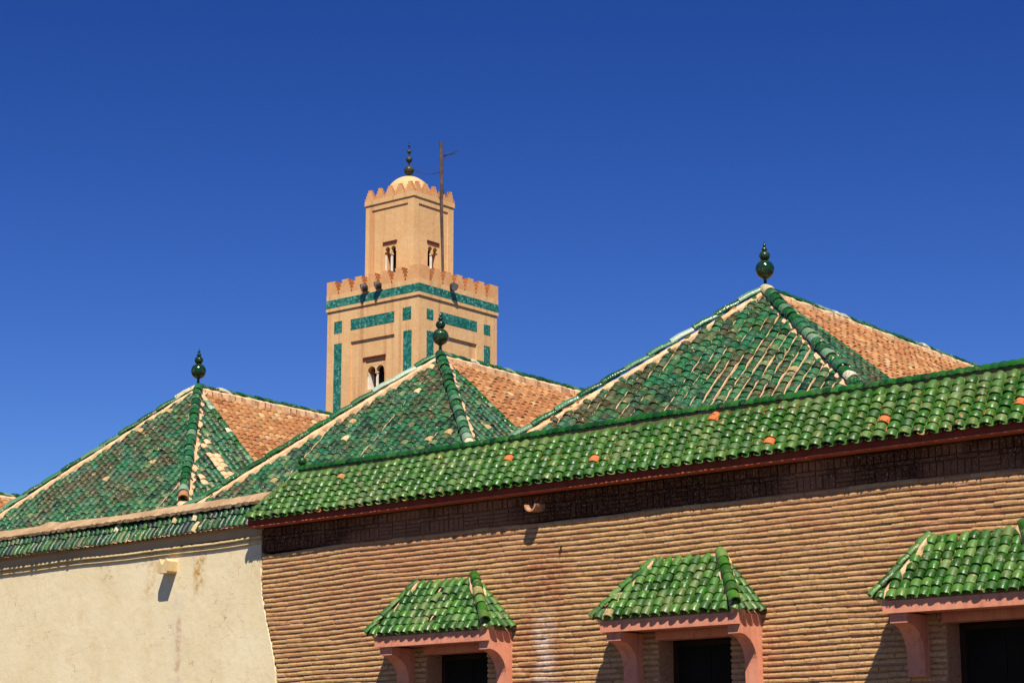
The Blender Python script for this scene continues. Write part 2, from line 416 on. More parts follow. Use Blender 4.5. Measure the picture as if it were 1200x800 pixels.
def cap_run(parent, A, B, up, rad, ex, mat, name='hip_tile', seg=10, th=.012, sag=0.0, hk=1.0, lastmat=None, lift=.018):
    """half-barrel caps overlapped down a hip from A (top) to B (bottom), lower end on top of the next one"""
    A = Vector(A); B = Vector(B); d = (A-B); L = d.length; d.normalize()
    up = Vector(up); e = d.cross(up).normalized(); nn = e.cross(d).normalized()
    n = max(1, int(round(L/ex))); x = L/n
    for i in range(n):
        t = i/n
        P = B+(A-B)*t+nn*(jit(.004)-sag*math.sin(math.pi*t))+e*jit(.006)
        a = jit(.022)
        ee = (e*math.cos(a)+d*math.sin(a)).normalized(); dd = (d*math.cos(a)-e*math.sin(a)+nn*jit(.02)).normalized()
        mt = lastmat if (lastmat and i == 0) else mat
        V, F_, me = tile_mesh(name, rad*2, x*1.22, lift, mt, seg, .86, hk, nm=name)
        link(name, me, parent, basis(P, ee, dd, ee.cross(dd)))

def bed(parent, A, B, up, w, h, mat, name='mortar_bed', ragged=.03, shift=0.0):
    """ragged lime mortar strip that seats the hip caps"""
    A = Vector(A); B = Vector(B); d = (B-A); L = d.length; d.normalize(); up = Vector(up)
    e = d.cross(up).normalized(); nn = e.cross(d).normalized()
    n = max(4, int(L/.07)); mb = MB(); V = []; F_ = []
    for i in range(n+1):
        P = A+d*(L*i/n)
        l = w/2+shift+jit(ragged); r = w/2-shift+jit(ragged)
        for (o, hh) in ((-l, -.10), (-l, h*.35+jit(.006)), (-l*.55, h+jit(.006)), (r*.55, h+jit(.006)), (r, h*.35+jit(.006)), (r, -.10)):
            V.append(tuple(P+e*o+nn*hh))
    for i in range(n):
        for k in range(5): F_.append((i*6+k, i*6+k+1, i*6+6+k+1, i*6+6+k))
    F_.append((0, 1, 2, 3, 4, 5)); F_.append(tuple(n*6+k for k in (5, 4, 3, 2, 1, 0)))
    mb.add(V, F_, 0); mb.build(name, mat, parent)

def ball(c, r, squash=1.0, seg=18):
    b = MB(); p = [(max(1e-4, r*math.sin(math.pi*i/12)), -r*squash*math.cos(math.pi*i/12)) for i in range(13)]
    b.lathe(p, seg, c); return b

# ================================================================ SETTING
g = MB(); g.add([(-3000, -3000, 0), (3000, -3000, 0), (3000, 3000, 0), (-3000, 3000, 0)], [(0, 1, 2, 3)], 0)
o = g.build('ground', M['ground']); o['kind'] = 'structure'; o['label'] = 'worn asphalt ground around the buildings'

# ================================================================ BRICK BUILDING
Z = lambda z: z+EYE
brick_b = thing('brick_building', FW, 'long ochre brick building with bright green tiled eave and three tiled window canopies', 'building')
SR = 2.6                                      # right end of the built wall
def s_left(z):
    pts = [(-2, -8.34), (1.1, -8.375), (1.35, -8.40), (1.6, -8.47), (1.85, -8.56), (2.1, -8.63), (2.35, -8.655), (4, -8.67)]
    z -= EYE
    for (a, b), (c, d) in zip(pts, pts[1:]):
        if z <= c: return b+(d-b)*max(0, (z-a))/(c-a)
    return -8.67
CAN = [dict(sl=-6.73, sr=-5.215, tl=-6.45, tr=-5.70, hole=(-6.312, -5.54)),
       dict(sl=-3.985, sr=-2.455, tl=-3.60, tr=-2.88, hole=(-3.555, -2.794)),
       dict(sl=-1.165, sr=.37, tl=-.868, tr=-.04, hole=(-.75, .02))]
HT, HB = Z(1.385), Z(-.15)                    # top and bottom of the window openings
PIT = .0487; TOPZ = Z(2.53)
def wavy(s, z):                               # the courses of the old wall wander
    q = (z-EYE)
    k = math.exp(-((s+8.6)/1.1)**2)
    return (.006*math.sin(s*1.15+q*1.3)+.0034*math.sin(s*2.9+q*4.1+1)+.0016*math.sin(s*6.1+q*9) + .0016*math.sin(s*3.3+q*23.0)+.0012*math.sin(s*8.7-q*41.0)) - .03*k*max(0, 1-abs(q-1.9)/1.5)
mw = MB()                                     # recessed mortar wall, course by course, pierced by the openings
bricks = []
ncourse = int((TOPZ-0)/PIT)
for c in range(ncourse+1):
    z0 = TOPZ-(c+1)*PIT; z1 = z0+PIT
    segs = [(s_left((z0+z1)/2)+jit(.008), SR)]
    if z1 > HB and z0 < HT-.01:
        for k in CAN:
            out = []
            for a, b in segs:
                h0, h1 = k['hole']
                if h0 > a and h1 < b: out += [(a, h0), (h1, b)]
                else: out.append((a, b))
            segs = out
    for (a, b) in segs:
        n = max(2, int((b-a)/.12)); V = []; F_ = []
        for i in range(n+1):
            s = a+(b-a)*i/n; w0 = wavy(s, z0); w1 = wavy(s, z1)
            fl_ = max(0, math.sin(s*5.3+c*2.1)*math.sin(s*1.7-c*.9)+jit(.5))*.011
            for (y, z) in ((.34, z0+w0), (.004-fl_, z0+w0), (.0-fl_, z0+.010+w0), (.004, z1+w1-.001), (.34, z1+w1-.001)): V.append((s, y, z))
        for i in range(n):
            for k in range(4): F_.append((i*5+k, i*5+5+k, i*5+6+k, i*5+k+1))
        F_.append((0, 1, 2, 3, 4)); F_.append(tuple(n*5+k for k in (4, 3, 2, 1, 0)))
        mw.add(V, F_, 0)
        x = a-jit(.004)
        first = True
        while x < b-.02:
            L = R.uniform(.19, .235)
            if first: L *= R.uniform(.4, 1); first = False
            L = min(L, b-x)
            if b-(x+L) < .05: L = b-x
            if L > .03: bricks.append((x, L-.002-R.random()*.005, z0, L))
            x += L
mw.build('wall', M['brick_mortar'], brick_b, fix=False)
def brick_geo(L, seed):
    rr = random.Random(seed); V = []; F_ = []; n = 4; h = .0355+rr.uniform(-.002, .002)
    for i in range(n):
        t = i/(n-1); j = lambda a: rr.uniform(-a, a)
        dz = j(.0016); dy = j(.0018); e = .0016 if i in (0, n-1) else 0
        V += [(L*t, .005, 0+dz+e*.5), (L*t, -.0125+dy+e, 0+dz+e*.4), (L*t, -.015+dy+e, h*.45+dz), (L*t, -.011+dy+e, h*.82+dz), (L*t, .004, h+dz-e)]
    for i in range(n-1):
        for k in range(4): F_.append((i*5+k, i*5+5+k, i*5+6+k, i*5+k+1))
    F_.append((0, 1, 2, 3, 4)); F_.append(tuple((n-1)*5+k for k in (4, 3, 2, 1, 0)))
    return V, F_
BG = []
for i in range(10):
    V, F_ = brick_geo(1.0, i); b = MB(); b.add(V, F_, 0); BG.append((V, F_, b.mesh('brick', M['brick'], False, False)))
cand = []
for (x, L, z0, L0) in bricks:
    P = FW @ Vector((x+L/2, 0, z0)); px, py, f = proj(P)
    cov = any(k['sl']-.02 < x+L/2 < k['sr']+.02 and z0 > Z(1.45) and z0 < Z(2.05) and abs(x+L/2-(k['sl']+k['sr'])/2) < .75-.35*(z0-Z(1.55))/.5 for k in CAN)
    cand.append((0 if (0 < px < 1200 and py < 800 and not cov) else 1, -L0/f if L0 > .12 else 0, x, L, z0))
cand.sort()
bm_ = MB()
for k, (nv, _, x, L, z0) in enumerate(cand):
    zz = z0+.0105+jit(.0016)+wavy(x+L/2, z0); sl = (wavy(x+L, z0)-wavy(x, z0))/L+jit(.004)
    py = jit(.0034)
    M4 = Matrix.Translation((x, py, zz-sl*L/2)) @ Matrix.Rotation(-math.atan(sl), 4, 'Y') @ Matrix.Rotation(jit(.008), 4, 'Z') @ Matrix.Diagonal((L, 1, 1+jit(.11), 1))
    V, F_, me = R.choice(BG)
    if k < 300 and nv == 0: link('brick', me, brick_b, M4)
    else: bm_.add(V, F_, R.random(), M4)
bm_.build('brickwork', M['brick'], brick_b, False, 'stuff', fix=False)
# frieze of upright and flat bricks with the eave's shade darkened into their colour
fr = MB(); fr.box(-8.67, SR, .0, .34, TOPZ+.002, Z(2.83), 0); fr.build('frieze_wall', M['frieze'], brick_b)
x = -8.66; fb = MB(); fbo = []
while x < SR-.2:
    if R.random() < .55:
        for k in range(3): fbo.append((x+k*.062, .052, TOPZ+.012, .105, .012))
        fbo.append((x, .176, TOPZ+.126, .03, .02))
    else:
        for k in range(4): fbo.append((x, .176, TOPZ+.012+k*.036, .027, .010+.005*(k % 2)))
    for k in range(3): fbo.append((x+k*.062, .052, TOPZ+.165, .075, .022+.006*(k % 2)))
    x += .188
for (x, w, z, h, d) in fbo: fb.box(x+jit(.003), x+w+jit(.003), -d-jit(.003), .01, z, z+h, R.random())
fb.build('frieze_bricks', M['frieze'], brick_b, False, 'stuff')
# eave boards
xb = -8.73
b = MB()
while xb < SR:
    x2 = min(SR, xb+R.uniform(1.9, 2.6)); d = .154+jit(.002); zb = Z(2.787)+jit(.003)
    q = MB(); q.box(xb, x2-.004, -d, -d+.03, zb+.012, Z(2.872)); q.build('eave_board', M['board'], brick_b)
    b.box(xb, x2-.004, -d-.004, -.02, zb, zb+.010); xb = x2
b.build('soffit_board', M['board_edge'], brick_b)
q = MB(); q.box(-8.745, -8.732, -.14, .2, Z(2.785), Z(2.90)); q.build('eave_end_board', M['board'], brick_b)

# --- tiled eave of the brick building
roof = MB()
ZE, DE = Z(2.862), .165; ZR, DR = Z(3.305), -.12
sl_len = math.hypot(ZR-ZE, DE-DR); upv = Vector((0, DE-DR, ZR-ZE)).normalized()
SLV = -8.72; RL = -8.28                       # eave end, ridge end
roof.prism([(-DE+.02, ZE-.012), (-DR, ZR-.03), (-DR+.3, ZR-.03), (.34, ZE-.04), (-DE+.02, ZE-.03)], RL, SR, 'x')
roof.add([(RL, -DE+.02, ZE-.012), (RL, -DR, ZR-.03), (RL, .2, ZR-.3), (SLV+.03, -DE+.02, ZE-.012), (SLV+.03, .15, ZE-.012), (RL, .15, ZE-.03)], [(0, 3, 1), (3, 4, 1), (4, 2, 1), (0, 5, 4, 3)])
roof = roof.build('eave_roof', M['mortar_dark'], brick_b, label='bright green tiled eave running along the top of the brick wall')
W_ = SR-SLV
poly = [(0, 0), (W_, 0), (W_, sl_len), (RL-SLV, sl_len)]
lim = [300]
off = Vector((0, -upv.z, upv.y))*.0
tile_slope(roof, FW, (SLV, -DE+.014, ZE), (1, 0, 0), upv, poly, .120, sl_len/7, .105, sl_len/7*1.4, .022, M['glaze'], lim, seg=8, mg=.02, wob=.004, miss=.0)
# concave pan tiles between the covers, the eave row one by one
pm = MB(); npan = int(W_/.120); ex = sl_len/7
spn = W_/int(round(W_/.120))
for i in range(int(round(W_/.120))-1):
    u = (i+1)*spn
    for j in range(7):
        v = j*ex-.022
        if not inside(poly, u, v+.04, .03): continue
        P = Vector((SLV, -DE-.004, ZE))+Vector((1, 0, 0))*u+upv*v+Vector((0, -upv.z, upv.y))*(-.006)
        M4 = basis(P, Vector((1, 0, 0)), upv, Vector((0, -upv.z, upv.y)))
        V, F_, me = tile_mesh('pan', .10, ex*1.4, .006, M['glaze'], geo=pan_geo, nm='pan_tile')
        if j == 0: link('pan_tile', me, roof, M4)
        else: pm.add(V, F_, R.random(), M4)
pm.build('upper_pan_tiles', M['glaze'], roof, True, 'stuff', fix=False)
# tight row of small ridge caps with its ball finial
nr = int((SR-RL)/.078)
rm = []
for i in range(nr):
    x = RL+i*.078
    V, F_, me = tile_mesh('ridge', .098, .092, .007, M['glaze_dark'], 10, .86, 1.1, nm='ridge_tile')
    M4 = basis(Vector((x, -DR+.03+jit(.002), ZR+.052+.006*math.sin(x*1.3)+jit(.002))), Vector((0, -1, jit(.03))).normalized(), Vector((1, jit(.03), 0)).normalized(), Vector((0, 0, 1)))
    link('ridge_tile', me, roof, M4)
q = MB(); q.box(RL, SR, -DR-.002, -DR+.070, ZR-.08, ZR+.058); q.build('ridge_bed', M['mortar_dark'], roof)
q = ball((RL+.02, -DR+.03, ZR+.155), .048); q.v += ball((RL+.02, -DR+.03, ZR+.215), .022, 1).v; q.f += [tuple(i+q.n for i in f) for f in ball((0, 0, 0), 1).f]; q.r += q.r; q.n *= 2
q.lathe([(.035, 0), (.028, .03), (.018, .06)], 14, (RL+.02, -DR+.03, ZR+.06))
q.build('finial', M['glaze_dark'], roof, True)
cap_run(roof, (RL+.01, -DR-.01, ZR-.02), (SLV-.01, -DE-.01, ZE+.005), (-.5, -.6, .9), .036, .12, M['glaze'], 'hip_tile')
cap_run(roof, (RL-.03, -DR+.04, ZR-.05), (SLV-.03, -DE+.25, ZE+.005), (-.5, -.1, .9), .036, .12, M['glaze'], 'hip_tile')
q = MB(); q.box(-8.62, SR, .33, .345, 0, Z(3.0)); q.box(-8.6, SR, .345, 4.6, Z(2.55), Z(2.66)); q.box(-8.6, SR, 4.45, 4.6, 0, Z(2.55)); q.box(SR-.15, SR, .345, 4.45, 0, Z(2.55))
q.build('roof_deck', M['deck'], brick_b)
# rain spout and hook
q = MB(); sx, sz = -4.895, Z(2.688)
V = []; F_ = []
for y in (.05, -.158):
    for rr in (.070, .055):
        for k in range(9):
            a = math.pi+math.pi*k/8; V.append((sx+rr*math.cos(a), y, sz+rr*1.0*math.sin(a)+(.0 if y > 0 else -.012)))
for k in range(8):
    F_ += [(k, k+1, 18+k+1, 18+k), (9+k, 27+k, 27+k+1, 9+k+1), (18+k, 18+k+1, 27+k+1, 27+k)]
F_ += [(0, 18, 27, 9), (8, 17, 35, 26)]
q.add(V, F_, .4); q.build('rain_spout', M['brick_mortar'], brick_b, True)
q = MB(); q.tube([(-4.64, .0, Z(2.27)), (-4.64, -.03, Z(2.275)), (-4.62, -.035, Z(2.29)), (-4.64, -.035, Z(2.25)), (-4.655, -.03, Z(2.21))], .005, 6); q.build('wire_hook', M['metal'], brick_b)

# --- window canopies
def canopy(k, dark=False):
    sl, sr, tl, tr = k['sl'], k['sr'], k['tl'], k['tr']
    dl = .365; ze, zt = Z(1.555), Z(2.055)
    core = MB()
    y = -dl+.025
    core.add([(sl+.03, y, ze-.01), (sr-.03, y, ze-.01), (sr-.03, .02, ze-.01), (sl+.03, .02, ze-.01), (tl, .02, zt-.01), (tr, .02, zt-.01)],
             [(0, 1, 5, 4), (1, 2, 5), (3, 0, 4), (0, 3, 2, 1), (2, 3, 4, 5)])
    C = core.build('window_canopy', M['mortar'], brick_b)
    C['label'] = k['label']
    fu = Vector((0, dl, zt-ze)); fl = fu.length
    Wd = sr-sl; poly = [(0, 0), (Wd, 0), (tr-sl, fl), (tl-sl, fl)]
    lim = [300]
    tile_slope(C, FW, (sl, -dl+.014, ze), (1, 0, 0), fu, poly, .099, fl/7, .088, fl/7*1.5, .024, M['glaze_c'], lim, mg=-.012, wob=.005, miss=.012)
    ru = Vector((-(sr-tr), 0, zt-ze)); rl = ru.length
    tile_slope(C, FW, (sr, -dl, ze), (0, 1, 0), ru, [(0, 0), (dl, 0), (dl, rl)], .099, rl/7, .088, rl/7*1.5, .018, M['glaze_c'], lim, mg=-.01, wob=.005)
    lu = Vector((tl-sl, 0, zt-ze)); ll = lu.length
    tile_slope(C, FW, (sl, 0, ze), (0, -1, 0), lu, [(0, 0), (dl, 0), (0, ll)], .099, ll/7, .088, ll/7*1.5, .018, M['glaze_c'], lim, mg=-.01, wob=.005)
    # pans along the eave
    n = int(round(Wd/.099)); sp = Wd/n
    for i in range(1, n):
        P = Vector((sl+i*sp, -dl-.002, ze-.012)); f1 = fu.normalized()
        V, F_, me = tile_mesh('pan', .085, .11, .006, M['glaze_c'], geo=pan_geo, nm='pan_tile')
        link('pan_tile', me, C, basis(P, Vector((1, 0, 0)), f1, Vector((0, -f1.z, f1.y))))
    cap_run(C, (tl, -.01, zt+.012), (sl-.02, -dl-.015, ze+.022), (-.6, -.6, .8), .040, .12, M['glaze_c'], 'hip_tile', lift=.008)
    cap_run(C, (tr, -.015, zt+.035), (sr-.025, -dl-.015, ze+.055), (.5, -.6, .8), .052, .12, M['glaze_c'], 'hip_tile', lift=.014)
    bed(C, (tl, -.01, zt+.01), (sl+.03, -dl+.02, ze), (-.4, -.7, .8), .13, .02, M['mortar'], ragged=.012, shift=-.0)
    bed(C, (tr, -.01, zt+.01), (sr-.03, -dl+.02, ze+.01), (.4, -.7, .8), .12, .035, M['mortar'], ragged=.012)
    # pink fascia, soffit and lintel
    f = MB(); fd = -.357; x0 = sl+.06; x1 = sr-.02; zb = Z(1.446)
    f.box(x0, x1, fd, fd+.055, zb, ze-.012); f.box(x1-.055, x1-.001, fd+.056, .004, zb, ze-.012); f.box(x0+.001, x0+.055, fd+.056, .004, zb, ze-.012)
    f.box(x0+.056, x1-.056, fd+.056, .003, zb+.012, ze-.02); f.box(k['hole'][0]-.02, x1-.16, -.035, .10, HT-.004, zb+.010)
    f.build('fascia', M['pink'], C)
    for (a, c) in ((x0+.045, x0+.20), (x1-.125, x1-.0005)):
        p = [(.0, zb-.001), (-.325, zb-.001), (-.325, Z(1.372))]
        for i in range(1, 11):
            t = i/10*math.pi/2
            p.append((-.325+.235*math.sin(t)**1.0*1.0, Z(1.372)-.235*(1-math.cos(t))))
        p += [(-.085, Z(.972)), (.0, Z(.965))]
        q = MB(); q.prism(p, a, c, 'x'); q.build('bracket', M['pink'], C)
    # window in the opening
    h0, h1 = k['hole']
    w = MB()
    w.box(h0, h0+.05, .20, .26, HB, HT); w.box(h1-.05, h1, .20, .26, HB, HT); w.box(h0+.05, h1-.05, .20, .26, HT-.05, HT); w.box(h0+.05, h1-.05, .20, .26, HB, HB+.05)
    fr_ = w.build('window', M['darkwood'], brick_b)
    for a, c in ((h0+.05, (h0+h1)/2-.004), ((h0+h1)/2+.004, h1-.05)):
        q = MB(); q.box(a, c, .23, .236, HB+.05, HT-.05); q.build('dark_room_panel', M['black'], fr_)  # darkness of the room behind, painted as a near-black panel
CAN[0]['label'] = 'green tiled window canopy nearest the cream wall'
CAN[1]['label'] = 'middle green tiled window canopy'
CAN[2]['label'] = 'green tiled window canopy cut by the right edge'
for k in CAN: canopy(k)

# ================================================================ CREAM BUILDING
cream_b = thing('cream_building', FC, 'cream plastered building on the left with a dark green tiled coping', 'building')
CL = -7.2
def strip_profile(mb, pts, x0, x1, n, amp=.003, rag=None):
    V = []; F_ = []; m_ = len(pts)
    for i in range(n+1):
        x = x0+(x1-x0)*i/n; w = .007*math.sin(x*1.3)+.004*math.sin(x*3.7+1)+jit(amp)
        for q, (d, z) in enumerate(pts):
            V.append((x, -d, Z(z)+w+(jit(rag[q]) if rag else 0)))
    for i in range(n):
        for k in range(m_-1): F_.append((i*m_+k, i*m_+m_+k, i*m_+m_+k+1, i*m_+k+1))
    F_.append(tuple(range(m_))); F_.append(tuple(n*m_+k for k in range(m_-1, -1, -1)))
    mb.add(V, F_)
q = MB(); q.box(CL, -.30, .0, .5, 0, Z(2.66))
V = []; nz = 60
for i in range(nz+1):
    z = Z(2.66)*i/nz; xe = s_left(z)+8.66-.026+jit(.003)
    V += [(-.30, 0, z), (xe-.006, .0, z), (xe-.002, .006, z), (xe+.002, .06, z), (xe, .3, z), (-.30, .3, z)]
F_ = [(i*6+k, i*6+k+1, i*6+7+k, i*6+6+k) for i in range(nz) for k in range(5)]+[(0, 5, 4, 3, 2, 1), tuple(nz*6+k for k in range(6))]
q.add(V, F_); wall = q.build('wall', M['cream'], cream_b)
q = MB(); strip_profile(q, [(-.02, 2.612), (.016, 2.628), (.02, 2.636), (.017, 2.648), (.0, 2.652), (-.02, 2.652)], CL, .0, 160, .0014); q.build('lower_moulding', M['cream_trim'], cream_b)
q = MB(); strip_profile(q, [(-.03, 2.653), (-.001, 2.6535), (.0, 2.678), (.034, 2.681), (.040, 2.690), (.036, 2.708), (-.03, 2.713)], CL, -.0, 160, .0016); q.build('upper_moulding', M['cream_trim'], cream_b)
q = MB(); q.box(CL, -.0, .004, .5, Z(2.72), Z(2.82)); q.build('frieze', M['deck'], cream_b)
ze, de, zt, dt = Z(2.822), .065, Z(3.085), -.08
cu = Vector((0, de-dt, zt-ze)); cl = cu.length; cu.normalize()
q = MB(); q.prism([(-de+.02, ze-.012), (-dt, zt-.02), (-dt+.3, zt-.02), (-dt+.3, ze-.02)], CL, .0, 'x'); tb = q.build('tile_coping', M['mortar'], cream_b)
tb['label'] = 'two rows of narrow dark green tiles along the wall top'
lim = [300]
tile_slope(tb, FC, (CL, -de+.014, ze), (1, 0, 0), cu, [(0, 0), (-CL+.03, 0), (-CL+.03, cl), (0, cl)], .086, cl/2.0, .082, cl/2*1.2, .014, M['glaze_strip'], lim, mg=.02, wob=.008, hk=1.05)
for i in range(int(-CL/.086)-1):
    P = Vector((CL+(i+1)*.08605, -de-.003, ze-.012))
    V, F_, me = tile_mesh('panc', .075, .11, .005, M['mortar'], geo=pan_geo, nm='pan_tile')
    link('pan_tile', me, tb, basis(P, Vector((1, 0, 0)), cu, Vector((0, -cu.z, cu.y))))
q = MB(); V = []; n = 190
for i in range(n+1):
    x = CL+(-.02-CL)*i/n; t = .010*math.sin(x*.9+.5)+.006*math.sin(x*3.1)+(.03*math.exp(-((x+3.95)/.12)**2))
    for (d, z) in ((.012, 3.050+jit(.010)), (.022, 3.082+jit(.008)), (-.03, 3.13), (-.12, 3.185+t+jit(.003)), (-.18, 3.19+t), (-.42, 3.10), (-.42, 2.9)): V.append((x, -d, Z(z)))
F_ = [(i*7+k, i*7+7+k, i*7+8+k, i*7+k+1) for i in range(n) for k in range(6)]
F_ += [tuple(range(7)), tuple(n*7+k for k in range(6, -1, -1))]
q.add(V, F_); q.build('coping', M['coping'], cream_b)
# plaster spout with a V channel
q = MB()
x0, x1, zb, zt_ = -1.58, -1.395, Z(2.418), Z(2.575); xm = (x0+x1)/2
V = []
for y in (.02, -.135):
    V += [(x0, y, zb+.02), (x0+.03, y, zb), (x1-.01, y, zb), (x1, y, zb+.02), (x1+.005, y, zt_-.03), (x1-.03, y, zt_), (xm+.015, y, zt_-.06), (xm-.015, y, zt_-.06), (x0+.045, y, zt_), (x0, y, zt_-.05)]
F_ = [tuple(range(10)), tuple(range(19, 9, -1))]+[(i, i+10, (i+1) % 10+10, (i+1) % 10) for i in range(10)]
q.add(V, F_); q.build('rain_spout', M['cream_trim'], cream_b)
q = MB(); q.box(CL, -.02, .5, 6, Z(2.45), Z(2.6)); q.box(CL, -.02, 5.85, 6, 0, Z(2.45)); q.box(CL, CL+.2, .5, 5.85, 0, Z(2.45)); q.build('roof_deck', M['deck'], cream_b)

# ================================================================ TILED HIP ROOFS
def finial(parent, c, s, mat):
    x, y, z = c
    F1 = MB(); F1.lathe([(.075*s, -.05*s), (.07*s, .0), (.045*s, .05*s), (.026*s, .12*s), (.024*s, .17*s), (.05*s, .20*s)], 16, c)
    f = F1.build('finial', mat, parent, True)
    zz = z+.185*s
    for (r, gap, sq) in ((.148, 0, 1.02), (.086, -.012, .95), (.046, -.008, .8), (.026, -.004, 1.3)):
        r *= s; b = ball((x, y, zz+r*sq+gap*s), r, sq); b.build('ball', mat, f, True)
        zz += 2*r*sq+gap*s-.004
    q = MB(); q.tube([(x, y, zz-.01), (x, y, zz+.045*s)], [.012*s, .004*s], 8); q.build('spike', mat, f, True)

def hip_roof(ax, ay, za, deg, h, w, r, Lr, label, tanfrac, spx, wtile, mortar_rows, vis, hipmat, lastmat=None, bw=.17, rlift=.016):
    al = math.radians(deg)
    FM = Matrix.Translation((ax, ay, 0)) @ Matrix.Rotation(-al, 4, 'Z')
    zA = Z(za)-.055
    T = thing('hip_roofed_hall', FM, label, 'building')
    body = MB(); body.box(-w+.25, w-.25, -r+.25, Lr, 0, zA-h-.05); body.build('wall', M['cream'], T)
    rf = MB()
    o_ = .014
    V = [(0, 0, zA+o_), (-w, -r, zA-h+o_), (w, -r, zA-h+o_), (w, Lr, zA-h+o_), (-w, Lr, zA-h+o_), (0, Lr, zA+o_)]
    rf.add(V, [(0, 1, 2), (0, 2, 3, 5), (0, 5, 4, 1), (5, 3, 4), (1, 4, 3, 2)])
    rf = rf.build('roof', M['mortar'], T)
    ex = .102
    fu = Vector((0, r, h)); fl = fu.length
    lim = [300]
    # front hip end
    ft = [190]
    tile_slope(rf, FM, (-w, -r, zA-h), (1, 0, 0), fu, [(0, 0), (2*w, 0), (w, fl)], spx, ex, wtile, ex*1.5, .018, M['glaze_old'], ft, seg=6, mg=.0, wob=.010, visible=vis, hk=.85)
    # right slope: glazed triangle next to the hip, bare terracotta behind
    ru = Vector((-w, 0, h)); rl = ru.length
    rt = [300-190+ft[0]]
    bound = tanfrac
    def mf(u, v):
        q = u-r
        if q > bound+jit(.04): return M['tan']
        if q > bound-.15: return M['glaze_hip']
        if lastmat and ((-.92 < q < -.60 and v < 2.0) or (-1.5 < q < -1.3 and v < 1.1)) and R.random() < .62: return M['mortar']
        return M['glaze_old']
    tile_slope(rf, FM, (w, -r, zA-h), (0, 1, 0), ru, [(0, 0), (r+Lr, 0), (r+Lr, rl), (r, rl)], spx, ex, wtile*1.04, ex*1.5, rlift, mf, rt, seg=6, mg=.0, wob=.010, visible=vis, hk=.85)
    # left slope, unseen from the street
    tile_slope(rf, FM, (-w, Lr, zA-h), (0, -1, 0), Vector((w, 0, h)), [(0, 0), (r+Lr, 0), (Lr, rl), (0, rl)], spx, ex*1.6, wtile, ex*2, .018, M['tan'], [0], seg=6, wob=.01, only_stuff=True, hk=.85)
    if mortar_rows: # mortar ribs between the tile columns
        for (org, e, up, poly) in (((-w, -r, zA-h), Vector((1, 0, 0)), fu.normalized(), [(0, 0), (2*w, 0), (w, fl)]),
                                    ((w, -r, zA-h), Vector((0, 1, 0)), ru.normalized(), [(0, 0), (r*1.0, 0), (r, rl)])):
            mr = MB(); nn = e.cross(up); um = max(p[0] for p in poly); nc = int(round(um/spx)); sp = um/nc
            for i in range(1, nc):
                if mortar_rows > .5 and R.random() > mortar_rows or mortar_rows <= .5 and (i*7+3) % int(1/mortar_rows+2) > 0: continue
                u = i*sp; V = []; F_ = []; c = 0; v = 0
                while inside(poly, u, v+.03, .0):
                    ww = .012+jit(.006); hh = .036+jit(.014)
                    P = Vector(org)+e*u+up*v
                    V += [tuple(P-e*ww-nn*.02), tuple(P-e*ww*.4+nn*hh), tuple(P+e*ww*.4+nn*hh), tuple(P+e*ww-nn*.02)]; c += 1; v += .09
                if c < 2: continue
                for j in range(c-1):
                    for q in range(3): F_.append((j*4+q, j*4+4+q, j*4+5+q, j*4+q+1))
                mr.add(V, F_)
            mr.build('mortar_joints', M['mortar'], rf, False, 'stuff', fix=False)
    A = Vector((0, 0, zA)); LHc = Vector((-w, -r, zA-h)); RHc = Vector((w, -r, zA-h)); RE = Vector((0, Lr, zA))
    nF = Vector((0, -h, r)).normalized(); nR = Vector((h, 0, w)).normalized(); nL = Vector((-h, 0, w)).normalized()
    bed(rf, A, LHc, nF+nL, .30, .055, M['mortar'], ragged=.022, shift=-.02)
    bed(rf, A, RHc, nF+nR, bw, .05, M['mortar'], ragged=.03, shift=.03)
    bed(rf, A, RE, nR+nL, .26, .055, M['mortar'], ragged=.03)
    up = Vector((0, 0, .062))
    cap_run(rf, A+(nF+nL)*.035, LHc+(nF+nL)*.035, nF+nL, .058, .32, hipmat, 'hip_tile')
    cap_run(rf, A+(nF+nR)*.035, A.lerp(RHc, .925 if lastmat else 1)+(nF+nR)*.035, nF+nR, .074, .17, hipmat, 'hip_tile', lastmat=lastmat)
    cap_run(rf, RE+Vector((0, 0, .055)), A+Vector((0, 0, .055)), nR+nL, .055, .2, hipmat, 'ridge_tile')
    finial(T, (0, 0, zA+.06), .76, M['glaze_finial'])
    return T
vis3 = lambda px, py: py < 508-(px-615)*.1275-4
vis2 = lambda px, py: py < 545-(px-350)*.127 and py < 612-.14*px*.9
vis1 = lambda px, py: py < 617-px*.135
hip_roof(2.983, 24.0, 5.885, 37.3, 2.15, 2.15*1.243, 2.15*1.06, 8, 'nearest and largest green hip roof with pale mortar joints, rising on the right', .12, .150, .136, .92, vis3, M['glaze_hip'], bw=.25, rlift=.016)
hip_roof(-.957, 27.4, 5.828, 37.3, 2.15, 2.15*1.139, 2.15*1.052, 8, 'middle green hip roof whose ball finial stands in front of the minaret', .02, .134, .122, .16, vis2, M['glaze_hip'])
hip_roof(-4.664, 30.6, 6.016, 37.3, 2.26, 2.26*.965, 2.26*1.035, 8, 'left green hip roof behind the cream wall with orange unglazed side slope', .02, .140, .129, .10, vis1, M['glaze_hip'], lastmat=M['tan'])
hip_roof(-8.72, 33.7, 4.92, 37.3, 1.6, 1.7, 1.6, 6, 'low roof mostly cut off at the far left edge', .02, .150, .138, .1, lambda px, py: px < 30 and py < 600, M['glaze_hip'])

# ================================================================ MINARET
mi = thing('minaret', FT, 'square sand coloured minaret with green mosaic bands and a small domed lantern', 'tower')
SX, SY = 6.2, 6.0; RC = .08
shaft = MB(); RB = 22.6
core_top = 24.30
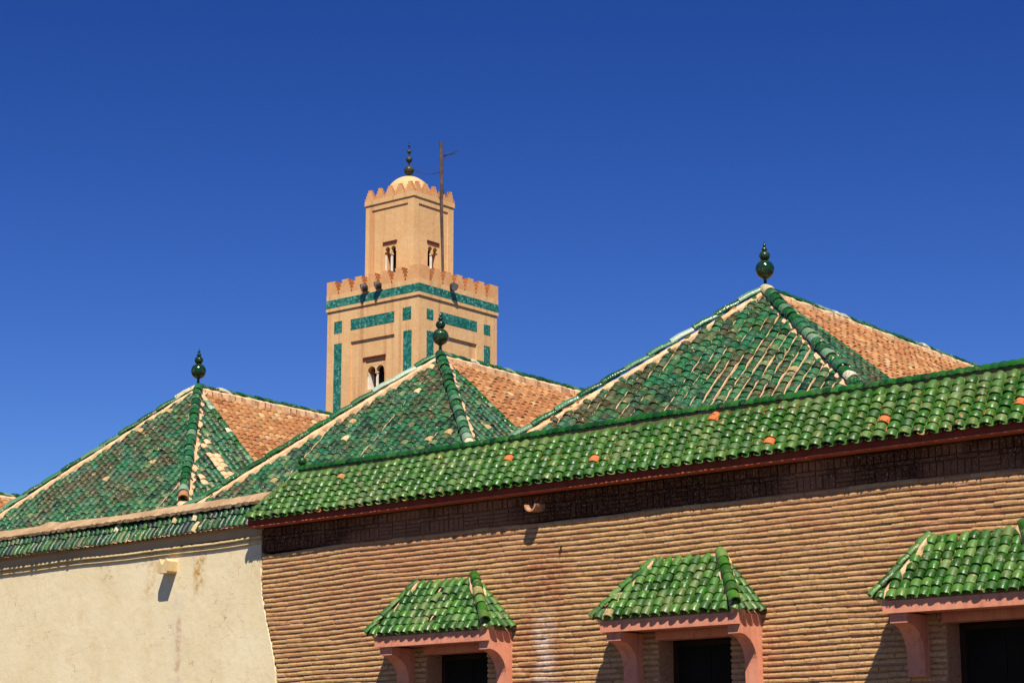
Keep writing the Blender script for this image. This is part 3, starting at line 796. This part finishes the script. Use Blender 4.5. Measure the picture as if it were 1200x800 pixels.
# recessed core with window openings left free on the two seen faces
WX = (-3.47, -2.30); WZ = (20.04, 21.24)
WY = (2.95, 4.05)
shaft.box(-SX+RC, WX[0], RC, SY-RC, 0, Z(core_top)); shaft.box(WX[1], -RC, RC, WY[0], 0, Z(core_top))
shaft.box(WX[1], -RC, WY[1], SY-RC, 0, Z(core_top)); shaft.box(WX[1], -RC, WY[0], WY[1], 0, Z(WZ[0])); shaft.box(WX[1], -RC, WY[0], WY[1], Z(WZ[1]), Z(core_top))
shaft.box(WX[0], WX[1], RC, SY-RC, 0, Z(WZ[0])); shaft.box(WX[0], WX[1], RC, SY-RC, Z(WZ[1]), Z(core_top)); shaft.box(WX[0], WX[1], RC+1.2, SY-RC, Z(WZ[0]), Z(WZ[1]))
# raised strips round the recesses
shaft.box(-SX, -4.56, 0, RC, 0, Z(24.3)); shaft.box(-4.56, -1.60, 0, RC, Z(RB), Z(24.3)); shaft.box(-1.60, 0, 0, RC, 0, Z(24.3))
shaft.box(-RC, 0, RC, 1.62, 0, Z(24.3)); shaft.box(-RC, 0, 1.62, 4.41, Z(RB), Z(24.3)); shaft.box(-RC, 0, 4.41, SY, 0, Z(24.3))
shaft.box(-SX, -RC, SY-RC, SY, 0, Z(24.3)); shaft.box(-SX, -SX+RC, RC, SY-RC, 0, Z(24.3))
shaft.build('shaft', M['tower'], mi)
q = MB(); q.box(-SX-.06, .06, -.06, SY+.06, Z(24.34), Z(24.50)); q.box(-SX-.05, .05, -.05, SY+.05, Z(24.502), Z(25.19)); q.box(-SX-.001, .001, -.001, SY+.001, Z(24.302), Z(24.338)); q.build('parapet', M['tower'], mi)
q = MB()
q.box(-SX-.06, .062, -.062, -.052, Z(24.52), Z(24.93)); q.build('mosaic_band', M['zellige'], mi)
q = MB(); q.box(.052, .062, -.050, SY+.06, Z(24.52), Z(24.93)); q.build('mosaic_band', M['zellige'], mi)
for (x0, x1, z0, z1) in ((-5.71, -5.17, 23.17, 23.78), (-4.57, -1.62, 23.21, 23.75), (-1.06, -.50, 23.20, 23.83), (-5.70, -5.17, 12, 22.63), (-1.0, -.45, 12, 22.65)):
    q = MB(); q.box(x0, x1, -.012, -.001, Z(z0), Z(z1)); q.build('mosaic_panel', M['zellige'], mi)
for (y0, y1, z0, z1) in ((.58, 1.07, 23.24, 23.76), (1.66, 4.41, 23.24, 23.77), (4.95, 5.46, 23.22, 23.74), (.59, 1.10, 12, 22.66), (4.97, 5.46, 12, 22.64)):
    q = MB(); q.box(.001, .012, y0, y1, Z(z0), Z(z1)); q.build('mosaic_panel', M['zellige'], mi)

def stepped(c, base, top, z0, z1, n=4, tooth=.0):
    """outline of a stepped merlon"""
    p = []; hb, ht = base/2, top/2; st = (z1-z0)/n; dx = (hb-ht)/(n-.0)
    p.append((c-hb, z0))
    for i in range(n):
        x = hb-dx*i; p.append((c-x+tooth*0, z0+st*i+.001)); p.append((c-x-tooth+dx*.35, z0+st*(i+1)-.001))
        p.append((c-x+dx, z0+st*(i+1)))
    m_ = [(2*c-x, z) for x, z in reversed(p)]
    return p+m_
MT = .36
for k in range(7):
    c = -5.42-.46+.91*k
    base, top = .78, .24
    if k == 0: pts = [(x, z) for x, z in stepped(-5.86, .70, .46, Z(25.19), Z(25.9), 4, .03)]; pts = [(max(x, -SX-.05), z) for x, z in pts]
    q = MB(); pts = stepped(c, base, top, Z(25.191), Z(25.90), 4, .085)
    if k == 0: pts = [(x if x > c else -SX-.045, z) for x, z in pts if x > c or z < Z(25.2) or z > Z(25.89)]
    if k == 6: pts = [(x if x < c else .045, z) for x, z in pts if x < c or z < Z(25.2) or z > Z(25.89)]
    q.prism(pts, -.045, MT, 'y'); q.build('merlon', M['merlon'], mi)
    if 0 < k < 6: q = MB(); q.prism(pts, SY+.045-MT, SY+.045, 'y'); q.build('merlon', M['merlon'], mi)
for k in range(7):
    c = .02+.425+.855*k
    pts = stepped(c, .73, .22, Z(25.191), Z(25.90), 4, .085)
    if k == 0: continue
    if k == 6: pts = [(x if x < c else SY+.045, z) for x, z in pts if x < c or z < Z(25.2) or z > Z(25.89)]
    q = MB(); q.prism(pts, .045-MT, .045, 'x'); q.build('merlon', M['merlon'], mi)
    if k < 6: q = MB(); q.prism(pts, -SX-.045, -SX-.045+MT, 'x'); q.build('merlon', M['merlon'], mi)
# corner return of the parapet
q = MB(); q.box(-.30, .044, .362, .72, Z(25.191), Z(25.898)); q.build('merlon', M['merlon'], mi)

# windows of the shaft
def arch_outline(cx, half, zs, zt_, n=10):
    """horseshoe arch opening outline from left spring to right spring"""
    r = half*1.12; cz = zt_-r*1.05; p = []
    for i in range(n+1):
        a = math.radians(205-230*i/n); p.append((cx+r*math.cos(a), cz+r*1.05*math.sin(a)))
    return p
def twin_window(M4, x0, x1, z0, z1, name_parent, ysurf, depth=.5, pil=True):
    """two horseshoe arches on a white column in a rectangular opening; local x across, y into the wall"""
    mid = (x0+x1)/2; half = (x1-x0)/4-.055
    cs = ((x0+mid)/2, (mid+x1)/2); zs = z0+(z1-z0)*.72
    pts = [(x0, z1), (x0, zs)]
    pts += arch_outline(cs[0], half, zs, z1-.05)
    pts += [(mid-.05, zs-.02), (mid+.05, zs-.02)]
    pts += arch_outline(cs[1], half, zs, z1-.05)
    pts += [(x1, zs), (x1, z1)]
    q = MB(); q.prism(pts, ysurf+.006, ysurf+.20, 'y', mat=M4); o = q.build('window', M['tower'], name_parent)
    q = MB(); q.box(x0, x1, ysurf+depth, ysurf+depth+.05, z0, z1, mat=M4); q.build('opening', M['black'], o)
    q = MB(); q.box(mid-.045, mid+.045, ysurf+.08, ysurf+.17, z0, zs-.06, mat=M4); q.box(mid-.075, mid+.075, ysurf+.06, ysurf+.19, zs-.059, zs-.02, mat=M4); q.build('column', M['white'], o)
    q = MB(); q.box(x0, x0+(.05 if pil else .012), ysurf+.06, ysurf+(depth-.02 if pil else .2), z0, zs-.05, mat=M4); q.build('pilaster', M['white'], o)
    return o
I4 = Matrix.Identity(4)
RT = basis(Vector((0, 0, 0)), Vector((0, 1, 0)), Vector((-1, 0, 0)), Vector((0, 0, 1)))     # right face: x -> y
o1 = twin_window(I4, WX[0], WX[1], Z(WZ[0]), Z(WZ[1]), mi, RC)
q = MB(); q.box(WX[0]-.06, WX[1]+.06, RC-.03, RC, Z(21.42), Z(21.47)); q.box(WX[0]-.26, WX[1]+.08, RC-.06, RC, Z(21.56), Z(21.68)); q.build('window_hood', M['lintel'], mi)

# lantern
LX0, LX1, LY0, LY1 = -4.87, -1.55, 1.30, 4.35
lw = (LX0+1.30, LX0+2.10)   # -3.57 .. -2.77
lz = (26.2, 27.66)
ly = (LY0+1.12, LY0+1.90)
lan = MB(); lt = Z(29.98)
r2 = .05
def wall_with_recess(mb, sx, a0, a1, w0, w1, sgn):
    pass
b0, b1 = Z(25.0), Z(29.98)
x0, x1, y0, y1 = LX0+r2, LX1-r2, LY0+r2, LY1-r2
lan.box(x0, lw[0], y0, y1, b0, b1-.02); lan.box(lw[1], x1, y0, ly[0], b0, b1-.02); lan.box(lw[1], x1, ly[1], y1, b0, b1-.02)
lan.box(lw[1], x1, ly[0], ly[1], b0, Z(lz[0])); lan.box(lw[1], x1, ly[0], ly[1], Z(lz[1]), b1-.02)
lan.box(lw[0], lw[1], y0, y1, b0, Z(lz[0])); lan.box(lw[0], lw[1], y0, y1, Z(lz[1]), b1-.02); lan.box(lw[0], lw[1], y0+.9, y1, Z(lz[0]), Z(lz[1]))
for (a0, a1, c0, c1, z0, z1) in ((LX0, LX0+.42, LY0, LY0+r2, b0, b1), (LX0+.42, LX1-.42, LY0, LY0+r2, Z(29.68), b1), (LX1-.42, LX1, LY0, LY0+r2, b0, b1),
                                 (LX1-r2, LX1, LY0+r2, LY0+.36, b0, b1), (LX1-r2, LX1, LY0+.36, LY1-.42, Z(29.66), b1), (LX1-r2, LX1, LY1-.42, LY1, b0, b1),
                                 (LX0, LX1-r2, LY1-r2, LY1, b0, b1), (LX0, LX0+r2, LY0+r2, LY1-r2, b0, b1)):
    lan.box(a0, a1, c0, c1, z0, z1)
lan.build('lantern', M['tower'], mi)
q = MB(); q.box(LX0-.05, LX1+.05, LY0-.05, LY1+.05, b1+.002, Z(30.22)); q.build('lantern_parapet', M['tower'], mi)
o2 = twin_window(I4, lw[0], lw[1], Z(lz[0]), Z(lz[1]), mi, LY0+r2, pil=False)
RT2 = basis(Vector((LX1-r2, 0, 0)), Vector((0, 1, 0)), Vector((-1, 0, 0)), Vector((0, 0, 1)))
o3 = twin_window(RT2, ly[0], ly[1], Z(lz[0]), Z(lz[1]), mi, 0, pil=False)
q = MB(); q.box(lw[0]-.10, lw[1]+.05, LY0+.002, LY0+r2, Z(27.76), Z(27.88)); q.build('window_hood', M['lintel'], mi)
q = MB(); q.box(LX1-r2, LX1-.002, ly[0]-.06, ly[1]+.08, Z(27.76), Z(27.88)); q.build('window_hood', M['lintel'], mi)
pw = (LX1-LX0+.09)/5
for k in range(5):
    c = LX0-.045+pw*(k+.5)
    pts = stepped(c, pw*.92, pw*.02, Z(30.221), Z(30.78), 4, .05)
    for (a, b_) in ((LY0-.045, LY0+.12), (LY1-.12, LY1+.045)):
        q = MB(); q.prism(pts, a, b_, 'y'); q.build('lantern_merlon', M['merlon'], mi)
pw = (LY1-LY0+.09)/5
for k in range(5):
    c = LY0-.045+pw*(k+.5)
    pts = stepped(c, pw*.92, pw*.02, Z(30.221), Z(30.78), 4, .05)
    if k == 0: pts = [(max(x, LY0+.125), z) for x, z in pts]
    if k == 4: pts = [(min(x, LY1-.125), z) for x, z in pts]
    for (a, b_) in ((LX0-.045, LX0+.12), (LX1-.12, LX1+.045)):
        q = MB(); q.prism(pts, a, b_, 'x'); q.build('lantern_merlon', M['merlon'], mi)
DCX, DCY = -3.30, 2.83
q = MB(); n = 12
q.lathe([(1.22, -.3)]+[(max(1e-4, 1.22*math.cos(math.pi/2*i/n)), 1.24*math.sin(math.pi/2*i/n)) for i in range(n+1)], 36, (DCX, DCY, Z(30.40))); q.build('dome', M['dome'], mi, True)
fz = Z(31.62)
q = MB(); q.tube([(DCX, DCY, fz-.05), (DCX, DCY, fz+1.95)], [.05, .02], 8); fi = q.build('finial', M['bronze'], mi, True)
for (dz, r) in ((.36, .27), (.95, .175), (1.38, .115), (1.70, .07)):
    b = ball((DCX, DCY, fz+dz), r, 1.0); b.build('ball', M['bronze'], fi, True)

# floodlights standing on the minaret parapet
def floodlight(P, d, label):
    """P: lamp centre (minaret coordinates), d: the way it points"""
    base = FT @ Matrix.Translation(P)
    T = thing('floodlight', base, label, 'lamp', 'floodlights on the minaret parapet')
    d = Vector(d).normalized(); up = Vector((0, 0, 1)); e = d.cross(up).normalized()
    hm = basis(Vector((0, 0, 0)), e, d.cross(e), d)
    q = MB(); q.lathe([(.05, -.20), (.15, -.13), (.20, .10), (.20, .14)], 14); q.v = [v @ np.array(hm)[:3, :3].T for v in q.v]; q.build('housing', M['metal'], T, True)
    q = MB(); q.lathe([(.0005, .12), (.185, .12)], 14); q.v = [v @ np.array(hm)[:3, :3].T for v in q.v]; q.build('glass', M['lampglass'], T, fix=False)
    back = -Vector((d.x, d.y, 0)).normalized()
    q = MB(); q.tube([tuple(back*.05), tuple(back*.2+Vector((0, 0, -.22))), tuple(back*.42+Vector((0, 0, -.24)))], .035, 6); q.build('bracket', M['metal'], T)
floodlight((-3.48, -.24, Z(25.2)), (-.62, -.72, -.35), 'leftmost floodlight on the minaret parapet, above the long mosaic panel')
floodlight((-2.55, -.24, Z(25.18)), (-.62, -.72, -.35), 'second floodlight on the left face of the minaret parapet')
floodlight((.24, 2.31, Z(25.17)), (.8, -.1, -.6), 'only floodlight on the right face of the minaret parapet')
# aerial pole
PX, PY = -.85, 2.78
am = thing('aerial_pole', FT @ Matrix.Translation((PX, PY, Z(25.19))), 'tall thin weathered pole with a small aerial beside the lantern of the minaret', 'pole')
q = MB(); q.tube([(.0, .02, 0), (.0, -.05, 2), (0, -.12, 4), (0, -.20, 6), (0, -.26, 7.78)], [.05, .05, .055, .08, .085], 8); q.build('pole', M['rust'], am, True)
q = MB(); q.tube([(0, -.24, 7.0), (0, .35, 7.25), (0, 1.2, 7.72)], [.035, .03, .018], 6); q.tube([(0, -.24, 6.7), (0, .2, 7.2)], .025, 6); q.build('aerial', M['metal'], am)
for k in range(5):
    q = MB(); y = -.05+.22*k; zz = 7.12+.42*(y)*.8; q.tube([(-.16, y, zz), (.16, y, zz)], .012, 5); q.build('aerial_rod', M['metal'], am)
cb = []
A = Vector((DCX+.1, DCY, fz+.5)); B = Vector((PX, PY-.2, Z(25.19)+6.2))
for i in range(13):
    t = i/12; P = A.lerp(B, t); P.z -= .35*4*t*(1-t)*.6; cb.append(tuple(P))
q = MB(); q.tube(cb, .022, 5); c_ = q.build('cable', M['metal']); c_.matrix_basis = FT
tag(c_, 'thin cable sagging from the minaret finial to the aerial pole', 'cable')
print('objects', len(bpy.data.objects))
